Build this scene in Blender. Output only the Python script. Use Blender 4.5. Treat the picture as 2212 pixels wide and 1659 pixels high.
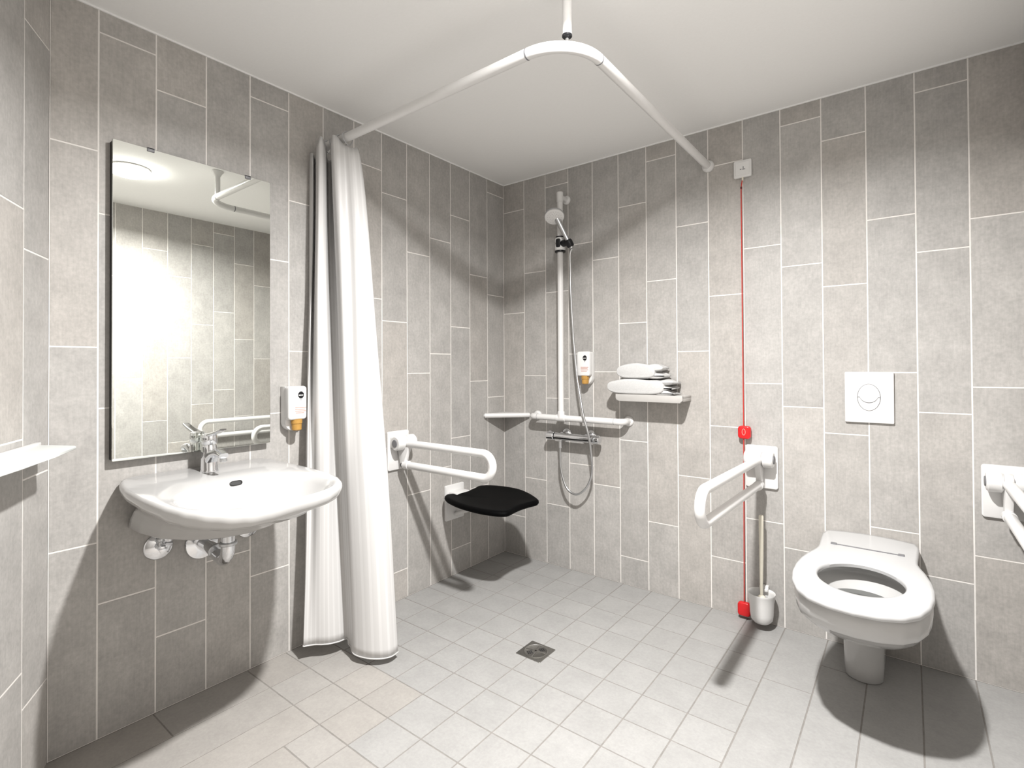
import bpy, bmesh, math, random
from mathutils import Vector, Matrix
random.seed(7)
SC = bpy.context.scene
for o in list(bpy.data.objects):
    bpy.data.objects.remove(o, do_unlink=True)
COL = SC.collection
PI = math.pi
H = 2.19                      # room height
LX = 2.247                    # width of the back wall
# ------------------------------------------------------------------ camera
F_PX, CY_PX = 1114.083, 779.173
YAW, PIT, ROL = 0.656483, 0.009956, -0.004973
fw = Vector((-math.cos(PIT)*math.sin(YAW), math.cos(PIT)*math.cos(YAW), math.sin(PIT)))
rt = Vector((math.cos(YAW), math.sin(YAW), 0.0))
up = rt.cross(fw)
r2 = rt*math.cos(ROL) + up*math.sin(ROL)
u2 = -rt*math.sin(ROL) + up*math.cos(ROL)
cam = bpy.data.cameras.new('camera')
cam.sensor_fit = 'HORIZONTAL'; cam.sensor_width = 36.0
cam.lens = 36.0*F_PX/2212.0
cam.shift_y = -(829.5-CY_PX)/2212.0
cam.clip_start = 0.02
camo = bpy.data.objects.new('camera', cam); COL.objects.link(camo)
M = Matrix((r2, u2, -fw)).transposed().to_4x4()
M.translation = Vector((1.924358, -2.420405, 1.106221))
camo.matrix_world = M
SC.camera = camo
# ------------------------------------------------------------------ world, exposure
w = bpy.data.worlds.new('world'); SC.world = w; w.use_nodes = True
w.node_tree.nodes['Background'].inputs[0].default_value = (1, 1, 1, 1)
w.node_tree.nodes['Background'].inputs[1].default_value = 0.0
SC.view_settings.view_transform = 'Standard'
try: SC.view_settings.look = 'None'
except Exception: pass
SC.view_settings.gamma = 1.0
SC.view_settings.use_curve_mapping = False
SC.view_settings.exposure = 0.0
try:
    SC.cycles.use_denoising = True
    SC.cycles.max_bounces = 16
    SC.cycles.diffuse_bounces = 3
    SC.cycles.glossy_bounces = 6
    SC.cycles.caustics_reflective = False
    SC.cycles.caustics_refractive = False
except Exception: pass
LAMP = Vector((1.475, -1.475, 2.150))
LAMP_WATTS = 80.0

# ------------------------------------------------------------------ materials
def principled(name, color, rough=0.5, metal=0.0, spec=0.5, **kw):
    m = bpy.data.materials.new(name); m.use_nodes = True
    b = m.node_tree.nodes['Principled BSDF']
    b.inputs['Base Color'].default_value = (*color, 1)
    b.inputs['Roughness'].default_value = rough
    b.inputs['Metallic'].default_value = metal
    if 'Specular IOR Level' in b.inputs: b.inputs['Specular IOR Level'].default_value = spec
    for k, v in kw.items():
        if k in b.inputs: b.inputs[k].default_value = v
    return m
def noisy(m, scale, amount, bump=0.0, bscale=None, detail=4.0):
    """vary the base colour a little and add fine relief"""
    nt = m.node_tree; b = nt.nodes['Principled BSDF']; L = nt.links
    base = tuple(b.inputs['Base Color'].default_value)
    tc = nt.nodes.new('ShaderNodeTexCoord')
    n = nt.nodes.new('ShaderNodeTexNoise'); n.inputs['Scale'].default_value = scale; n.inputs['Detail'].default_value = detail
    L.new(tc.outputs['Object'], n.inputs['Vector'])
    r = nt.nodes.new('ShaderNodeMapRange'); r.inputs[1].default_value = 0.3; r.inputs[2].default_value = 0.7
    r.inputs[3].default_value = 1-amount; r.inputs[4].default_value = 1+amount
    L.new(n.outputs['Fac'], r.inputs[0])
    mx = nt.nodes.new('ShaderNodeVectorMath'); mx.operation = 'SCALE'
    mx.inputs[0].default_value = base[:3]; L.new(r.outputs[0], mx.inputs['Scale'])
    L.new(mx.outputs[0], b.inputs['Base Color'])
    if bump:
        n2 = nt.nodes.new('ShaderNodeTexNoise'); n2.inputs['Scale'].default_value = bscale or scale*4
        L.new(tc.outputs['Object'], n2.inputs['Vector'])
        bp = nt.nodes.new('ShaderNodeBump'); bp.inputs['Strength'].default_value = bump; bp.inputs['Distance'].default_value = 0.002
        L.new(n2.outputs['Fac'], bp.inputs['Height']); L.new(bp.outputs[0], b.inputs['Normal'])
    return m
def tile_material(name, color, rough, vary, speck, cloud, hue_=1.0):
    """glazed stoneware: a tone per tile (stored on the mesh), soft clouds, fine speckle and streaks"""
    m = principled(name, color, rough, 0, 0.35)
    nt = m.node_tree; b = nt.nodes['Principled BSDF']; L = nt.links; N = nt.nodes.new
    at = N('ShaderNodeAttribute'); at.attribute_name = 'tone'
    sep = N('ShaderNodeSeparateColor'); L.new(at.outputs['Color'], sep.inputs[0])
    tc = N('ShaderNodeTexCoord')
    off = N('ShaderNodeVectorMath'); off.operation = 'MULTIPLY_ADD'
    off.inputs[1].default_value = (7, 7, 7); L.new(at.outputs['Color'], off.inputs[0]); L.new(tc.outputs['Object'], off.inputs[2])
    def noise(scale, det, mapscale=None):
        n = N('ShaderNodeTexNoise'); n.inputs['Scale'].default_value = scale; n.inputs['Detail'].default_value = det
        n.inputs['Roughness'].default_value = 0.6
        if mapscale:
            mp = N('ShaderNodeMapping'); mp.inputs['Scale'].default_value = mapscale
            L.new(off.outputs[0], mp.inputs['Vector']); L.new(mp.outputs[0], n.inputs['Vector'])
        else: L.new(off.outputs[0], n.inputs['Vector'])
        return n.outputs['Fac']
    def mr(src, lo, hi, a=0.0, c=1.0):
        r = N('ShaderNodeMapRange'); r.inputs[1].default_value = a; r.inputs[2].default_value = c
        r.inputs[3].default_value = lo; r.inputs[4].default_value = hi; L.new(src, r.inputs[0]); return r.outputs[0]
    def mul(a, c):
        r = N('ShaderNodeMath'); r.operation = 'MULTIPLY'; L.new(a, r.inputs[0]); L.new(c, r.inputs[1]); return r.outputs[0]
    f = mr(sep.outputs[0], 1-vary, 1+vary)
    f = mul(f, mr(noise(11.0, 6), 1-cloud, 1+cloud, 0.3, 0.7))
    f = mul(f, mr(noise(90.0, 3), 1-speck, 1+speck, 0.3, 0.7))
    f = mul(f, mr(noise(30.0, 3, (6, 6, 0.6)), 1-speck*0.6, 1+speck*0.6, 0.3, 0.7))
    sc = N('ShaderNodeVectorMath'); sc.operation = 'SCALE'
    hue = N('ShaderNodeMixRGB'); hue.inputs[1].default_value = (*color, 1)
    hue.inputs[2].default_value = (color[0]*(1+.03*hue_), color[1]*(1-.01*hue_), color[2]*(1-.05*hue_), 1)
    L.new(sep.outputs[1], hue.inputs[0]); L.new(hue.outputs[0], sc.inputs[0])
    L.new(f, sc.inputs['Scale']); L.new(sc.outputs[0], b.inputs['Base Color'])
    bp = N('ShaderNodeBump'); bp.inputs['Strength'].default_value = 0.12; bp.inputs['Distance'].default_value = 0.001
    L.new(noise(70, 3), bp.inputs['Height']); L.new(bp.outputs[0], b.inputs['Normal'])
    return m

WALL_TILE = tile_material('wall_tile', (0.437, 0.423, 0.406), 0.5, 0.05, 0.09, 0.10, 0.6)
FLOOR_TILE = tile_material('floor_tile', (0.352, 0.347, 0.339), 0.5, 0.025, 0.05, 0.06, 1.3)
GROUT = noisy(principled('wall_grout', (0.84, 0.81, 0.775), 0.8, 0, 0.2), 40, 0.05)
FGROUT = noisy(principled('floor_grout', (0.25, 0.235, 0.22), 0.85, 0, 0.2), 40, 0.12)
CEIL = noisy(principled('ceiling_paint', (0.96, 0.957, 0.945), 0.9, 0, 0.2), 120, 0.012, 0.05, 300)
PLASTIC = noisy(principled('white_plastic', (0.78, 0.773, 0.762), 0.38, 0, 0.5), 30, 0.012)
COATED = noisy(principled('white_coated_metal', (0.78, 0.772, 0.762), 0.32, 0, 0.5), 30, 0.012)
CERAMIC = noisy(principled('white_ceramic', (0.53, 0.525, 0.518), 0.10, 0, 0.5), 12, 0.008)
SEATW = noisy(principled('white_duroplast', (0.56, 0.56, 0.562), 0.22, 0, 0.5), 12, 0.008)
CHROME = noisy(principled('chrome', (0.80, 0.81, 0.83), 0.09, 1.0), 20, 0.02)
CHROMED = noisy(principled('chrome_satin', (0.62, 0.63, 0.64), 0.28, 1.0), 60, 0.05)
STEEL = noisy(principled('brushed_steel', (0.40, 0.39, 0.37), 0.38, 1.0), 200, 0.12, 0.1, 400)
BLACK = noisy(principled('black_pu', (0.0012, 0.0012, 0.0014), 0.6, 0, 0.06), 60, 0.2)
BLACKP = noisy(principled('black_plastic', (0.008, 0.008, 0.010), 0.35, 0, 0.4), 60, 0.2)
GREY = noisy(principled('grey_plastic', (0.19, 0.19, 0.20), 0.45), 60, 0.05)
LGREY = noisy(principled('light_grey_plastic', (0.42, 0.42, 0.43), 0.45), 60, 0.05)
RED = noisy(principled('red_plastic', (0.62, 0.012, 0.015), 0.28), 60, 0.05)
REDC = noisy(principled('red_cord', (0.50, 0.045, 0.035), 0.7), 300, 0.15)
PINK = noisy(principled('pale_pink_print', (0.58, 0.33, 0.28), 0.6), 60, 0.05)
ORANGE = noisy(principled('orange_print', (0.78, 0.42, 0.22), 0.6), 60, 0.05)
AMBER = principled('amber_soap', (0.72, 0.40, 0.10), 0.15, 0, 0.5)
AMBER.node_tree.nodes['Principled BSDF'].inputs['Transmission Weight'].default_value = 0.35
noisy(AMBER, 40, 0.06)
CREAM = noisy(principled('cream_plastic', (0.78, 0.74, 0.63), 0.4), 60, 0.03)
TOWEL = noisy(principled('white_terry', (0.64, 0.637, 0.63), 0.95, 0, 0.1), 200, 0.04, 0.9, 700)
SATIN = noisy(principled('satin_shelf', (0.50, 0.485, 0.465), 0.4), 30, 0.02)
WATER = noisy(principled('toilet_water', (0.10, 0.104, 0.10), 0.03, 0, 0.6), 8, 0.05)  # dark colour stands for the shaded bowl front mirrored in the water
FROST = principled('frosted_glass', (0.84, 0.87, 0.85), 0.35, 0, 0.5)
FROST.node_tree.nodes['Principled BSDF'].inputs['Transmission Weight'].default_value = 0.15
noisy(FROST, 30, 0.01)
MIRROR = noisy(principled('mirror_glass', (0.88, 0.90, 0.86), 0.0, 1.0), 3, 0.002)
MBACK = noisy(principled('mirror_backing', (0.015, 0.015, 0.015), 0.6), 60, 0.1)
def curtain_material():
    m = bpy.data.materials.new('curtain_satin'); m.use_nodes = True
    nt = m.node_tree; nt.nodes.clear(); N = nt.nodes.new; L = nt.links
    out = N('ShaderNodeOutputMaterial'); p = N('ShaderNodeBsdfPrincipled'); t = N('ShaderNodeBsdfTranslucent'); mix = N('ShaderNodeMixShader')
    uv = N('ShaderNodeUVMap'); sp = N('ShaderNodeSeparateXYZ'); L.new(uv.outputs[0], sp.inputs[0])
    wv = N('ShaderNodeMath'); wv.operation = 'MULTIPLY'; wv.inputs[1].default_value = 2*PI*22; L.new(sp.outputs[0], wv.inputs[0])
    sn = N('ShaderNodeMath'); sn.operation = 'SINE'; L.new(wv.outputs[0], sn.inputs[0])
    cr = N('ShaderNodeValToRGB'); L.new(sn.outputs[0], cr.inputs[0])
    cr.color_ramp.elements[0].position = 0.45; cr.color_ramp.elements[0].color = (0.70, 0.692, 0.684, 1)
    cr.color_ramp.elements[1].position = 0.55; cr.color_ramp.elements[1].color = (0.77, 0.763, 0.757, 1)
    L.new(cr.outputs[0], p.inputs['Base Color'])
    r = N('ShaderNodeMapRange'); r.inputs[1].default_value = -0.1; r.inputs[2].default_value = 0.1; r.inputs[3].default_value = 0.62; r.inputs[4].default_value = 0.40
    L.new(sn.outputs[0], r.inputs[0]); L.new(r.outputs[0], p.inputs['Roughness'])
    t.inputs[0].default_value = (0.84, 0.82, 0.80, 1)
    mix.inputs[0].default_value = 0.14
    L.new(p.outputs[0], mix.inputs[1]); L.new(t.outputs[0], mix.inputs[2]); L.new(mix.outputs[0], out.inputs[0])
    return m
CURTAIN = curtain_material()
def emitter(name, col, s):
    m = bpy.data.materials.new(name); m.use_nodes = True; nt = m.node_tree; nt.nodes.clear()
    o = nt.nodes.new('ShaderNodeOutputMaterial'); e = nt.nodes.new('ShaderNodeEmission')
    e.inputs[0].default_value = (*col, 1); e.inputs[1].default_value = s
    nt.links.new(e.outputs[0], o.inputs[0]); return m

# ------------------------------------------------------------------ mesh helpers
def link(name, bm, mat, parent=None, smooth=40, mats=None):
    """one mesh object; world-space geometry is moved into its parent's space"""
    me = bpy.data.meshes.new(name)
    bmesh.ops.recalc_face_normals(bm, faces=bm.faces)
    if smooth:
        for f in bm.faces: f.smooth = True
    root = parent
    while root is not None and root.parent is not None: root = root.parent
    if root is not None and not root.get('_local'):
        bm.transform(Matrix.Translation(-root.location))
    bm.to_mesh(me); bm.free()
    for mm in (mats or [mat]): me.materials.append(mm)
    if smooth:
        try: me.set_sharp_from_angle(angle=math.radians(smooth))
        except Exception: pass
    o = bpy.data.objects.new(name, me); COL.objects.link(o)
    if parent is not None: o.parent = parent
    return o
def thing(name, label, cat, loc, rotz=0.0, group=None, local=False):
    o = bpy.data.objects.new(name, None); COL.objects.link(o)
    o.location = loc; o.rotation_euler = (0, 0, rotz); o.empty_display_size = 0.05
    o['label'] = label; o['category'] = cat
    if group: o['group'] = group
    if local: o['_local'] = True
    return o
def box(bm, lo, hi, bev=0.0, seg=2):
    lo, hi = Vector(lo), Vector(hi)
    b2 = bmesh.new()
    bmesh.ops.create_cube(b2, size=1.0)
    for v in b2.verts:
        v.co = Vector((lo[i] + (v.co[i]+0.5)*(hi[i]-lo[i]) for i in range(3)))
    if bev:
        bmesh.ops.bevel(b2, geom=list(b2.edges), offset=bev, segments=seg, profile=0.5, affect='EDGES')
    join(bm, b2); return bm
def join(bm, b2, mat=None):
    if mat is not None: b2.transform(mat)
    me = bpy.data.meshes.new('tmp'); b2.to_mesh(me); b2.free(); bm.from_mesh(me); bpy.data.meshes.remove(me)
def rings(bm, rs, close=False, cap0=True, cap1=True):
    vs = [[bm.verts.new(Vector(p)) for p in r] for r in rs]
    n = len(vs[0])
    for a, b in zip(vs, vs[1:]):
        for i in range(n):
            j = (i+1) % n
            bm.faces.new((a[i], a[j], b[j], b[i]))
    if close:
        a, b = vs[-1], vs[0]
        for i in range(n):
            j = (i+1) % n
            bm.faces.new((a[i], a[j], b[j], b[i]))
    else:
        if cap0: bm.faces.new(list(reversed(vs[0])))
        if cap1: bm.faces.new(vs[-1])
    return vs
def tube(bm, pts, rad, n=16, cap=True):
    """round tube along a path, frames carried along it; rad may be a list"""
    P = [Vector(p) for p in pts]
    R = rad if isinstance(rad, (list, tuple)) else [rad]*len(P)
    T = []
    for i in range(len(P)):
        a = P[max(0, i-1)]; b = P[min(len(P)-1, i+1)]; T.append((b-a).normalized())
    ref = Vector((0, 0, 1)) if abs(T[0].z) < 0.9 else Vector((1, 0, 0))
    u = T[0].cross(ref).normalized(); rs = []
    for i, p in enumerate(P):
        u = (u - T[i]*u.dot(T[i])).normalized(); v = T[i].cross(u)
        rs.append([p + (u*math.cos(2*PI*k/n) + v*math.sin(2*PI*k/n))*R[i] for k in range(n)])
    rings(bm, rs, cap0=cap, cap1=cap); return bm
def lathe(bm, prof, origin, axis=(0, 0, 1), n=32):
    """profile of (radius, distance along axis)"""
    a = Vector(axis).normalized(); ref = Vector((0, 0, 1)) if abs(a.z) < 0.9 else Vector((1, 0, 0))
    u = a.cross(ref).normalized(); v = a.cross(u); o = Vector(origin)
    rings(bm, [[o + a*h + (u*math.cos(2*PI*k/n) + v*math.sin(2*PI*k/n))*max(r, 1e-5) for k in range(n)] for r, h in prof]); return bm
def cyl(bm, a, b, r, n=24, bev=0.002):
    a, b = Vector(a), Vector(b); L = (b-a).length; e = min(bev, r*0.5, L*0.3)
    return lathe(bm, [(r-e, 0), (r, e), (r, L-e), (r-e, L)], a, b-a, n)
def arc(c, r, a0, a1, u, v, n=10):
    c, u, v = Vector(c), Vector(u), Vector(v)
    return [c + u*(r*math.cos(a0+(a1-a0)*i/n)) + v*(r*math.sin(a0+(a1-a0)*i/n)) for i in range(n+1)]
def catmull(P, k=8):
    P = [Vector(p) for p in P]; out = []
    for i in range(len(P)-1):
        p0 = P[max(i-1, 0)]; p1 = P[i]; p2 = P[i+1]; p3 = P[min(i+2, len(P)-1)]
        for j in range(k):
            t = j/k
            out.append(0.5*((2*p1) + (p2-p0)*t + (2*p0-5*p1+4*p2-p3)*t*t + (3*p1-p0-3*p2+p3)*t**3))
    out.append(P[-1]); return out
def prism(bm, outline, z0, z1, bev=0.0, seg=3, tf=None):
    b2 = bmesh.new()
    vs = [b2.verts.new((x, y, z0)) for x, y in outline]
    f = b2.faces.new(vs)
    r = bmesh.ops.extrude_face_region(b2, geom=[f])
    for v in [e for e in r['geom'] if isinstance(e, bmesh.types.BMVert)]: v.co.z = z1
    if bev:
        es = [e for e in b2.edges if abs(e.verts[0].co.z-e.verts[1].co.z) < 1e-6]
        bmesh.ops.bevel(b2, geom=es, offset=bev, segments=seg, profile=0.5, affect='EDGES')
    join(bm, b2, tf); return bm
def rrect(w, h, r, n=5, cx=0.0, cy=0.0):
    out = []
    for sx, sy, a in ((1, 1, 0), (-1, 1, PI/2), (-1, -1, PI), (1, -1, 1.5*PI)):
        for i in range(n+1):
            t = a + PI/2*i/n
            out.append((cx + sx*(w/2-r) + r*math.cos(t), cy + sy*(h/2-r) + r*math.sin(t)))
    return out
# maps (x right, y up, z out) of a panel onto a wall
def on_left(y, z):  return Matrix(((0, 0, 1, 0), (1, 0, 0, y), (0, 1, 0, z), (0, 0, 0, 1)))      # wall x = 0, out = +x
def on_back(x, z):  return Matrix(((1, 0, 0, x), (0, 0, -1, 0), (0, 1, 0, z), (0, 0, 0, 1)))     # wall y = 0, out = -y
def star(poly, c, n=96):
    """radii of a closed outline about c at n equal angles"""
    cx, cy = c; out = []
    for k in range(n):
        a = 2*PI*k/n; dx, dy = math.cos(a), math.sin(a); best = None
        for i in range(len(poly)):
            x1, y1 = poly[i][0]-cx, poly[i][1]-cy; x2, y2 = poly[(i+1) % len(poly)][0]-cx, poly[(i+1) % len(poly)][1]-cy
            ex, ey = x2-x1, y2-y1; den = dx*ey - dy*ex
            if abs(den) < 1e-12: continue
            t = (x1*ey - y1*ex)/den; s = (x1*dy - y1*dx)/den
            if t > 0 and -1e-6 <= s <= 1+1e-6: best = t if best is None else max(best, t)
        out.append((cx + dx*best, cy + dy*best))
    return out
def smooth_loop(poly, k=6):
    n = len(poly); out = []
    for i in range(n):
        p0, p1, p2, p3 = (Vector((*poly[(i+j) % n], 0)) for j in (-1, 0, 1, 2))
        for j in range(k):
            t = j/k
            q = 0.5*((2*p1) + (p2-p0)*t + (2*p0-5*p1+4*p2-p3)*t*t + (3*p1-p0-3*p2+p3)*t**3)
            out.append((q.x, q.y))
    return out

# ------------------------------------------------------------------ the room shell
GAP = 0.0042
def tiled(name, cells, tf, slab, tile_mat, grout_mat, depth=0.0012, gap=GAP, warm_cast=None):
    """slab of grout with every tile as a shallow bevelled face in front of it"""
    bm = bmesh.new(); lay = bm.loops.layers.color.new('tone')
    def quad(pts, col, mi):
        f = bm.faces.new([bm.verts.new(tf @ Vector(p)) for p in pts]); f.material_index = mi
        for l in f.loops: l[lay] = col
    for (x0, x1, y0, y1) in cells:
        g = gap/2; c = 0.0006
        a0, a1, b0, b1 = x0+g, x1-g, y0+g, y1-g
        if a1-a0 < 0.004 or b1-b0 < 0.004: continue
        col = (random.random(), random.random(), random.random(), 1)
        if warm_cast: col = (col[0], (.75+.25*col[1]) if warm_cast(x0, y1) else .25*col[1], col[2], 1)  # warm light painted into the tone of the chosen tiles
        o = [(a0, b0, -depth), (a1, b0, -depth), (a1, b1, -depth), (a0, b1, -depth)]
        i = [(a0+c, b0+c, 0), (a1-c, b0+c, 0), (a1-c, b1-c, 0), (a0+c, b1-c, 0)]
        quad(i, col, 0)
        for k in range(4): quad([o[k], o[(k+1) % 4], i[(k+1) % 4], i[k]], col, 0)
    (x0, x1, y0, y1, th) = slab
    z0, z1 = -th, -depth*0.75
    c8 = [(x0, y0, z1), (x1, y0, z1), (x1, y1, z1), (x0, y1, z1), (x0, y0, z0), (x1, y0, z0), (x1, y1, z0), (x0, y1, z0)]
    for fc in ((0, 1, 2, 3), (7, 6, 5, 4), (0, 4, 5, 1), (1, 5, 6, 2), (2, 6, 7, 3), (3, 7, 4, 0)):
        quad([c8[k] for k in fc], (0.5, 0.5, 0.5, 1), 1)
    me = bpy.data.meshes.new(name); bm.to_mesh(me); bm.free()
    me.materials.append(tile_mat); me.materials.append(grout_mat)
    o = bpy.data.objects.new(name, me); COL.objects.link(o); o['kind'] = 'structure'
    return o
def columns(first, width, end, joints, h=H):
    """vertical stack-bonded columns: boundaries along the wall and the joint heights of each column"""
    b = [0.0]; x = first
    while x < end-0.004: b.append(x); x += width
    b.append(end); cells = []
    for i in range(len(b)-1):
        js = joints.get(i)
        if js is None: js = [2.11-0.149*((i*3) % 4)-0.594*k for k in range(4)]
        js = sorted(j for j in js if 0.01 < j < h-0.01)
        lev = [0.0] + js + [h]
        for a, c in zip(lev, lev[1:]): cells.append((b[i], b[i+1], a, c))
    return cells
P4 = lambda top: [top-0.594*k for k in range(4)]
JA = {0: [2.112, 1.518, .926, .332], 1: [1.614, 1.022, .428], 2: [1.910, 1.316, .7245, .135], 3: [1.759, 1.170, .580],
      4: [1.662, 1.072, .483], 5: [1.912, 1.318, .727, .136], 6: [2.012, 1.417, .823, .229], 7: [1.662, 1.068, .474],
      8: [1.761, 1.168, .575], 9: [2.110, 1.517, .930, .336], 10: [1.62, 1.03, .435], 11: [2.008, 1.42, .83, .240],
      12: [2.119, 1.571, .985, .400], 13: [1.758, 1.168, .584]}
JB = {0: [2.020, 1.416, .823, .229], 1: [1.643, 1.050, .461], 2: [2.111, 1.517, .925, .334], 3: [1.762, 1.169, .576],
      4: [1.662, 1.073, .483], 5: [1.913, 1.319, .727, .140], 6: [2.111, 1.518, .930, .340], 7: [1.763, 1.170, .585],
      8: [2.012, 1.420, .829, .237], 9: [1.616, 1.025, .435], 10: [2.114, 1.518, .930, .338], 11: [2.011, 1.420, .830, .236],
      12: [1.663, 1.074, .480], 13: [2.110, 1.518, .928, .334], 14: [1.616, 1.024, .435]}
JC = {0: [2.007, 1.413, .820, .237], 1: [2.110, 1.514, .925, .333]}
JD = {0: [2.02, 1.42, .83, .23], 1: [1.62, 1.03, .43], 2: [1.753, 1.172, .58], 3: [1.904, 1.322, .73], 4: [2.113, 1.523, .938, .34],
      5: [2.002, 1.42, .839, .24], 6: [1.752, 1.175, .58], 7: [1.92, 1.32, .74], 8: [1.63, 1.035, .44]}
LA = 2.066                                   # length of the left wall
TH = 0.08
# left wall: x = 0, u runs from the corner towards -y
TA = Matrix(((0, 0, 1, 0), (-1, 0, 0, 0), (0, 1, 0, 0), (0, 0, 0, 1)))
wall_left = tiled('wall_left', columns(0.15227, 0.150134, LA, JA), TA, (-TH, LA, 0, H, TH), WALL_TILE, GROUT)
TB = Matrix(((1, 0, 0, 0), (0, 0, -1, 0), (0, 1, 0, 0), (0, 0, 0, 1)))
wall_back = tiled('wall_back', columns(0.15236, 0.14965, LX, JB), TB, (0, LX, 0, H, TH), WALL_TILE, GROUT)
AC = math.radians(29)
CD = Vector((math.cos(AC), -math.sin(AC), 0)); CN = Vector((math.sin(AC), math.cos(AC), 0))
LC = LX/math.cos(AC)
TC = Matrix(((CD.x, 0, CN.x, 0), (CD.y, 0, CN.y, -LA), (0, 1, 0, 0), (0, 0, 0, 1)))
wall_front = tiled('wall_front', columns(0.150, 0.150, LC, JC), TC, (0, LC, 0, H, TH), WALL_TILE, GROUT)
LD = LA + LX*math.tan(AC)
TD = Matrix(((0, 0, -1, LX), (-1, 0, 0, 0), (0, 1, 0, 0), (0, 0, 0, 1)))
wall_right = tiled('wall_right', columns(0.134, 0.150, LD, JD), TD, (-TH, LD+0.1, 0, H, TH), WALL_TILE, GROUT)
# floor: square tiles in the shower field, long planks beyond it
XL = [0, .165, .317, .467, .612, .765, .915, 1.060, 1.203, 1.355, 1.501, 1.655, 1.797, 1.947, 2.097, LX]
YL = [0, -.166, -.316, -.468, -.625, -.777, -.924, -1.070, -1.220, -1.368, -1.515]
cells = []
for i in range(10):
    for a, b in zip(YL, YL[1:]): cells.append((XL[i], XL[i+1], b, a))
left_j = {0: [-1.81, -2.41, -3.0], 1: [-2.115, -2.71], 2: [-2.01, -2.6], 3: [-1.63, -2.22, -2.8], 4: [-1.92, -2.5],
          5: [-2.1, -2.7], 6: [-1.8, -2.4, -3.0], 7: [-2.1, -2.7], 8: [-1.95, -2.55], 9: [-1.7, -2.3, -2.9]}
for i in range(10):
    lv = [-1.515] + left_j[i] + [-LD-0.05]
    for a, b in zip(lv, lv[1:]): cells.append((XL[i], XL[i+1], b, a))
right_j = {10: [-.43, -1.03, -1.62, -2.22, -2.82], 11: [-.22, -.82+.0, -1.42, -2.02, -2.62], 12: [-.70-.1, -1.40, -2.0, -2.6], 13: [-.95, -1.55, -2.15, -2.75],
           14: [-.60-.1, -1.3, -1.9, -2.5]}
right_j[11] = [-.22, -.90, -1.50, -2.1, -2.7]
for i in range(10, 15):
    lv = [0] + right_j[i] + [-LD-0.05]
    for a, b in zip(lv, lv[1:]): cells.append((XL[i], XL[i+1], b, a))
floor = tiled('floor', cells, Matrix.Identity(4), (-TH, LX+TH, -LD-0.1, TH, 0.08), FLOOR_TILE, FGROUT, gap=0.0036, warm_cast=lambda x, y: y < -1.45 or (x < .6 and y < -1.2))  # warm cast of the light on the left and front floor, painted as tile hue
bm = bmesh.new(); box(bm, (-TH, -LD-0.1, H), (LX+TH, TH, H+0.08))
ceiling = link('ceiling', bm, CEIL, smooth=0); ceiling['kind'] = 'structure'
for nm, a, b in (('trim_1', (0, -LA, H-0.005), (0.005, 0, H)), ('trim_2', (0, -0.005, H-0.005), (LX, 0, H))):
    bm = bmesh.new(); box(bm, a, b); t = link(nm, bm, CEIL, smooth=0); t['kind'] = 'structure'

# ------------------------------------------------------------------ ceiling lamp
t = thing('ceiling_lamp', 'round white ceiling lamp glowing in the top left of the mirror', 'lamp', (LAMP.x, LAMP.y, H))
bm = bmesh.new(); lathe(bm, [(0.090, 0), (0.093, 0.003), (0.093, 0.008), (0.088, 0.010)], (LAMP.x, LAMP.y, H), (0, 0, -1), 48)
link('housing', bm, COATED, t)
bm = bmesh.new(); lathe(bm, [(0.086, 0.0095), (0.0865, 0.012), (0.0855, 0.030), (0.078, 0.0365), (0.001, 0.0380)], (LAMP.x, LAMP.y, H), (0, 0, -1), 48)
link('diffuser', bm, emitter('lamp_glow', (1.0, 0.975, 0.93), 45.0), t)
ld = bpy.data.lights.new('bulb', 'AREA'); ld.shape = 'DISK'; ld.size = 0.085; ld.energy = LAMP_WATTS; ld.color = (1.0, 0.985, 0.966); ld.spread = math.radians(163)
lo = bpy.data.objects.new('bulb', ld); COL.objects.link(lo); lo.location = (0, 0, -0.042); lo.parent = t

# ------------------------------------------------------------------ mirror
t = thing('wall_mirror', 'tall frameless rectangular mirror hanging on the wall above the washbasin', 'mirror', (0, -1.685, 0.82))
bm = bmesh.new(); prism(bm, rrect(0.484, 0.974, 0.004), 0.0265, 0.031, 0.0012, 1, on_left(-1.686, 1.311)); link('glass', bm, MIRROR, t, 30)
bm = bmesh.new(); box(bm, (0.0, -1.926, 0.828), (0.0262, -1.446, 1.794)); link('backing', bm, MBACK, t, 0)
for y in (-1.829, -1.527):
    bm = bmesh.new(); box(bm, (0.0225, y-0.010, 1.796), (0.0335, y+0.010, 1.8005), 0.001); box(bm, (0.0312, y-0.010, 1.788), (0.0335, y+0.010, 1.8), 0.0008)
    link('clip', bm, GREY, t)

# ------------------------------------------------------------------ washbasin
YB = -1.675
t = thing('washbasin', 'wide white ceramic washbasin mounted on the wall below the mirror', 'washbasin', (0, YB, 0.60))
half = [(0, .226), (.05, .240), (.14, .252), (.28, .256), (.42, .250), (.50, .235), (.56, .210), (.605, .172), (.632, .125), (.640, .068)]
outl = [(x, YB+d) for x, d in half] + [(.636, YB)] + [(x, YB-d) for x, d in reversed(half)]
outl = [(0, YB)] + [(x*(1-.078*min(1.0, max(0.0, (y+1.86)/.34))*min(1.0, x/.45)), y) for x, y in outl]
C0 = (0.36, YB)
NB = 128
O = star(outl, C0, NB)
I = []
for k in range(NB):
    a = 2*PI*k/NB; I.append((0.412 + 0.165*abs(math.cos(a))**0.85*math.copysign(1, math.cos(a)), YB + 0.205*abs(math.sin(a))**0.85*math.copysign(1, math.sin(a))))
Ia = star(I, (0.40, YB), NB)
bot = [(0, YB), (0, YB+.205), (.10, YB+.203), (.20, YB+.185), (.29, YB+.135), (.345, YB+.07), (.36, YB)]
bot = bot + [(x, 2*YB-y) for x, y in reversed(bot[1:-1])]
Bt = star(bot, (0.16, YB), NB)
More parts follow.
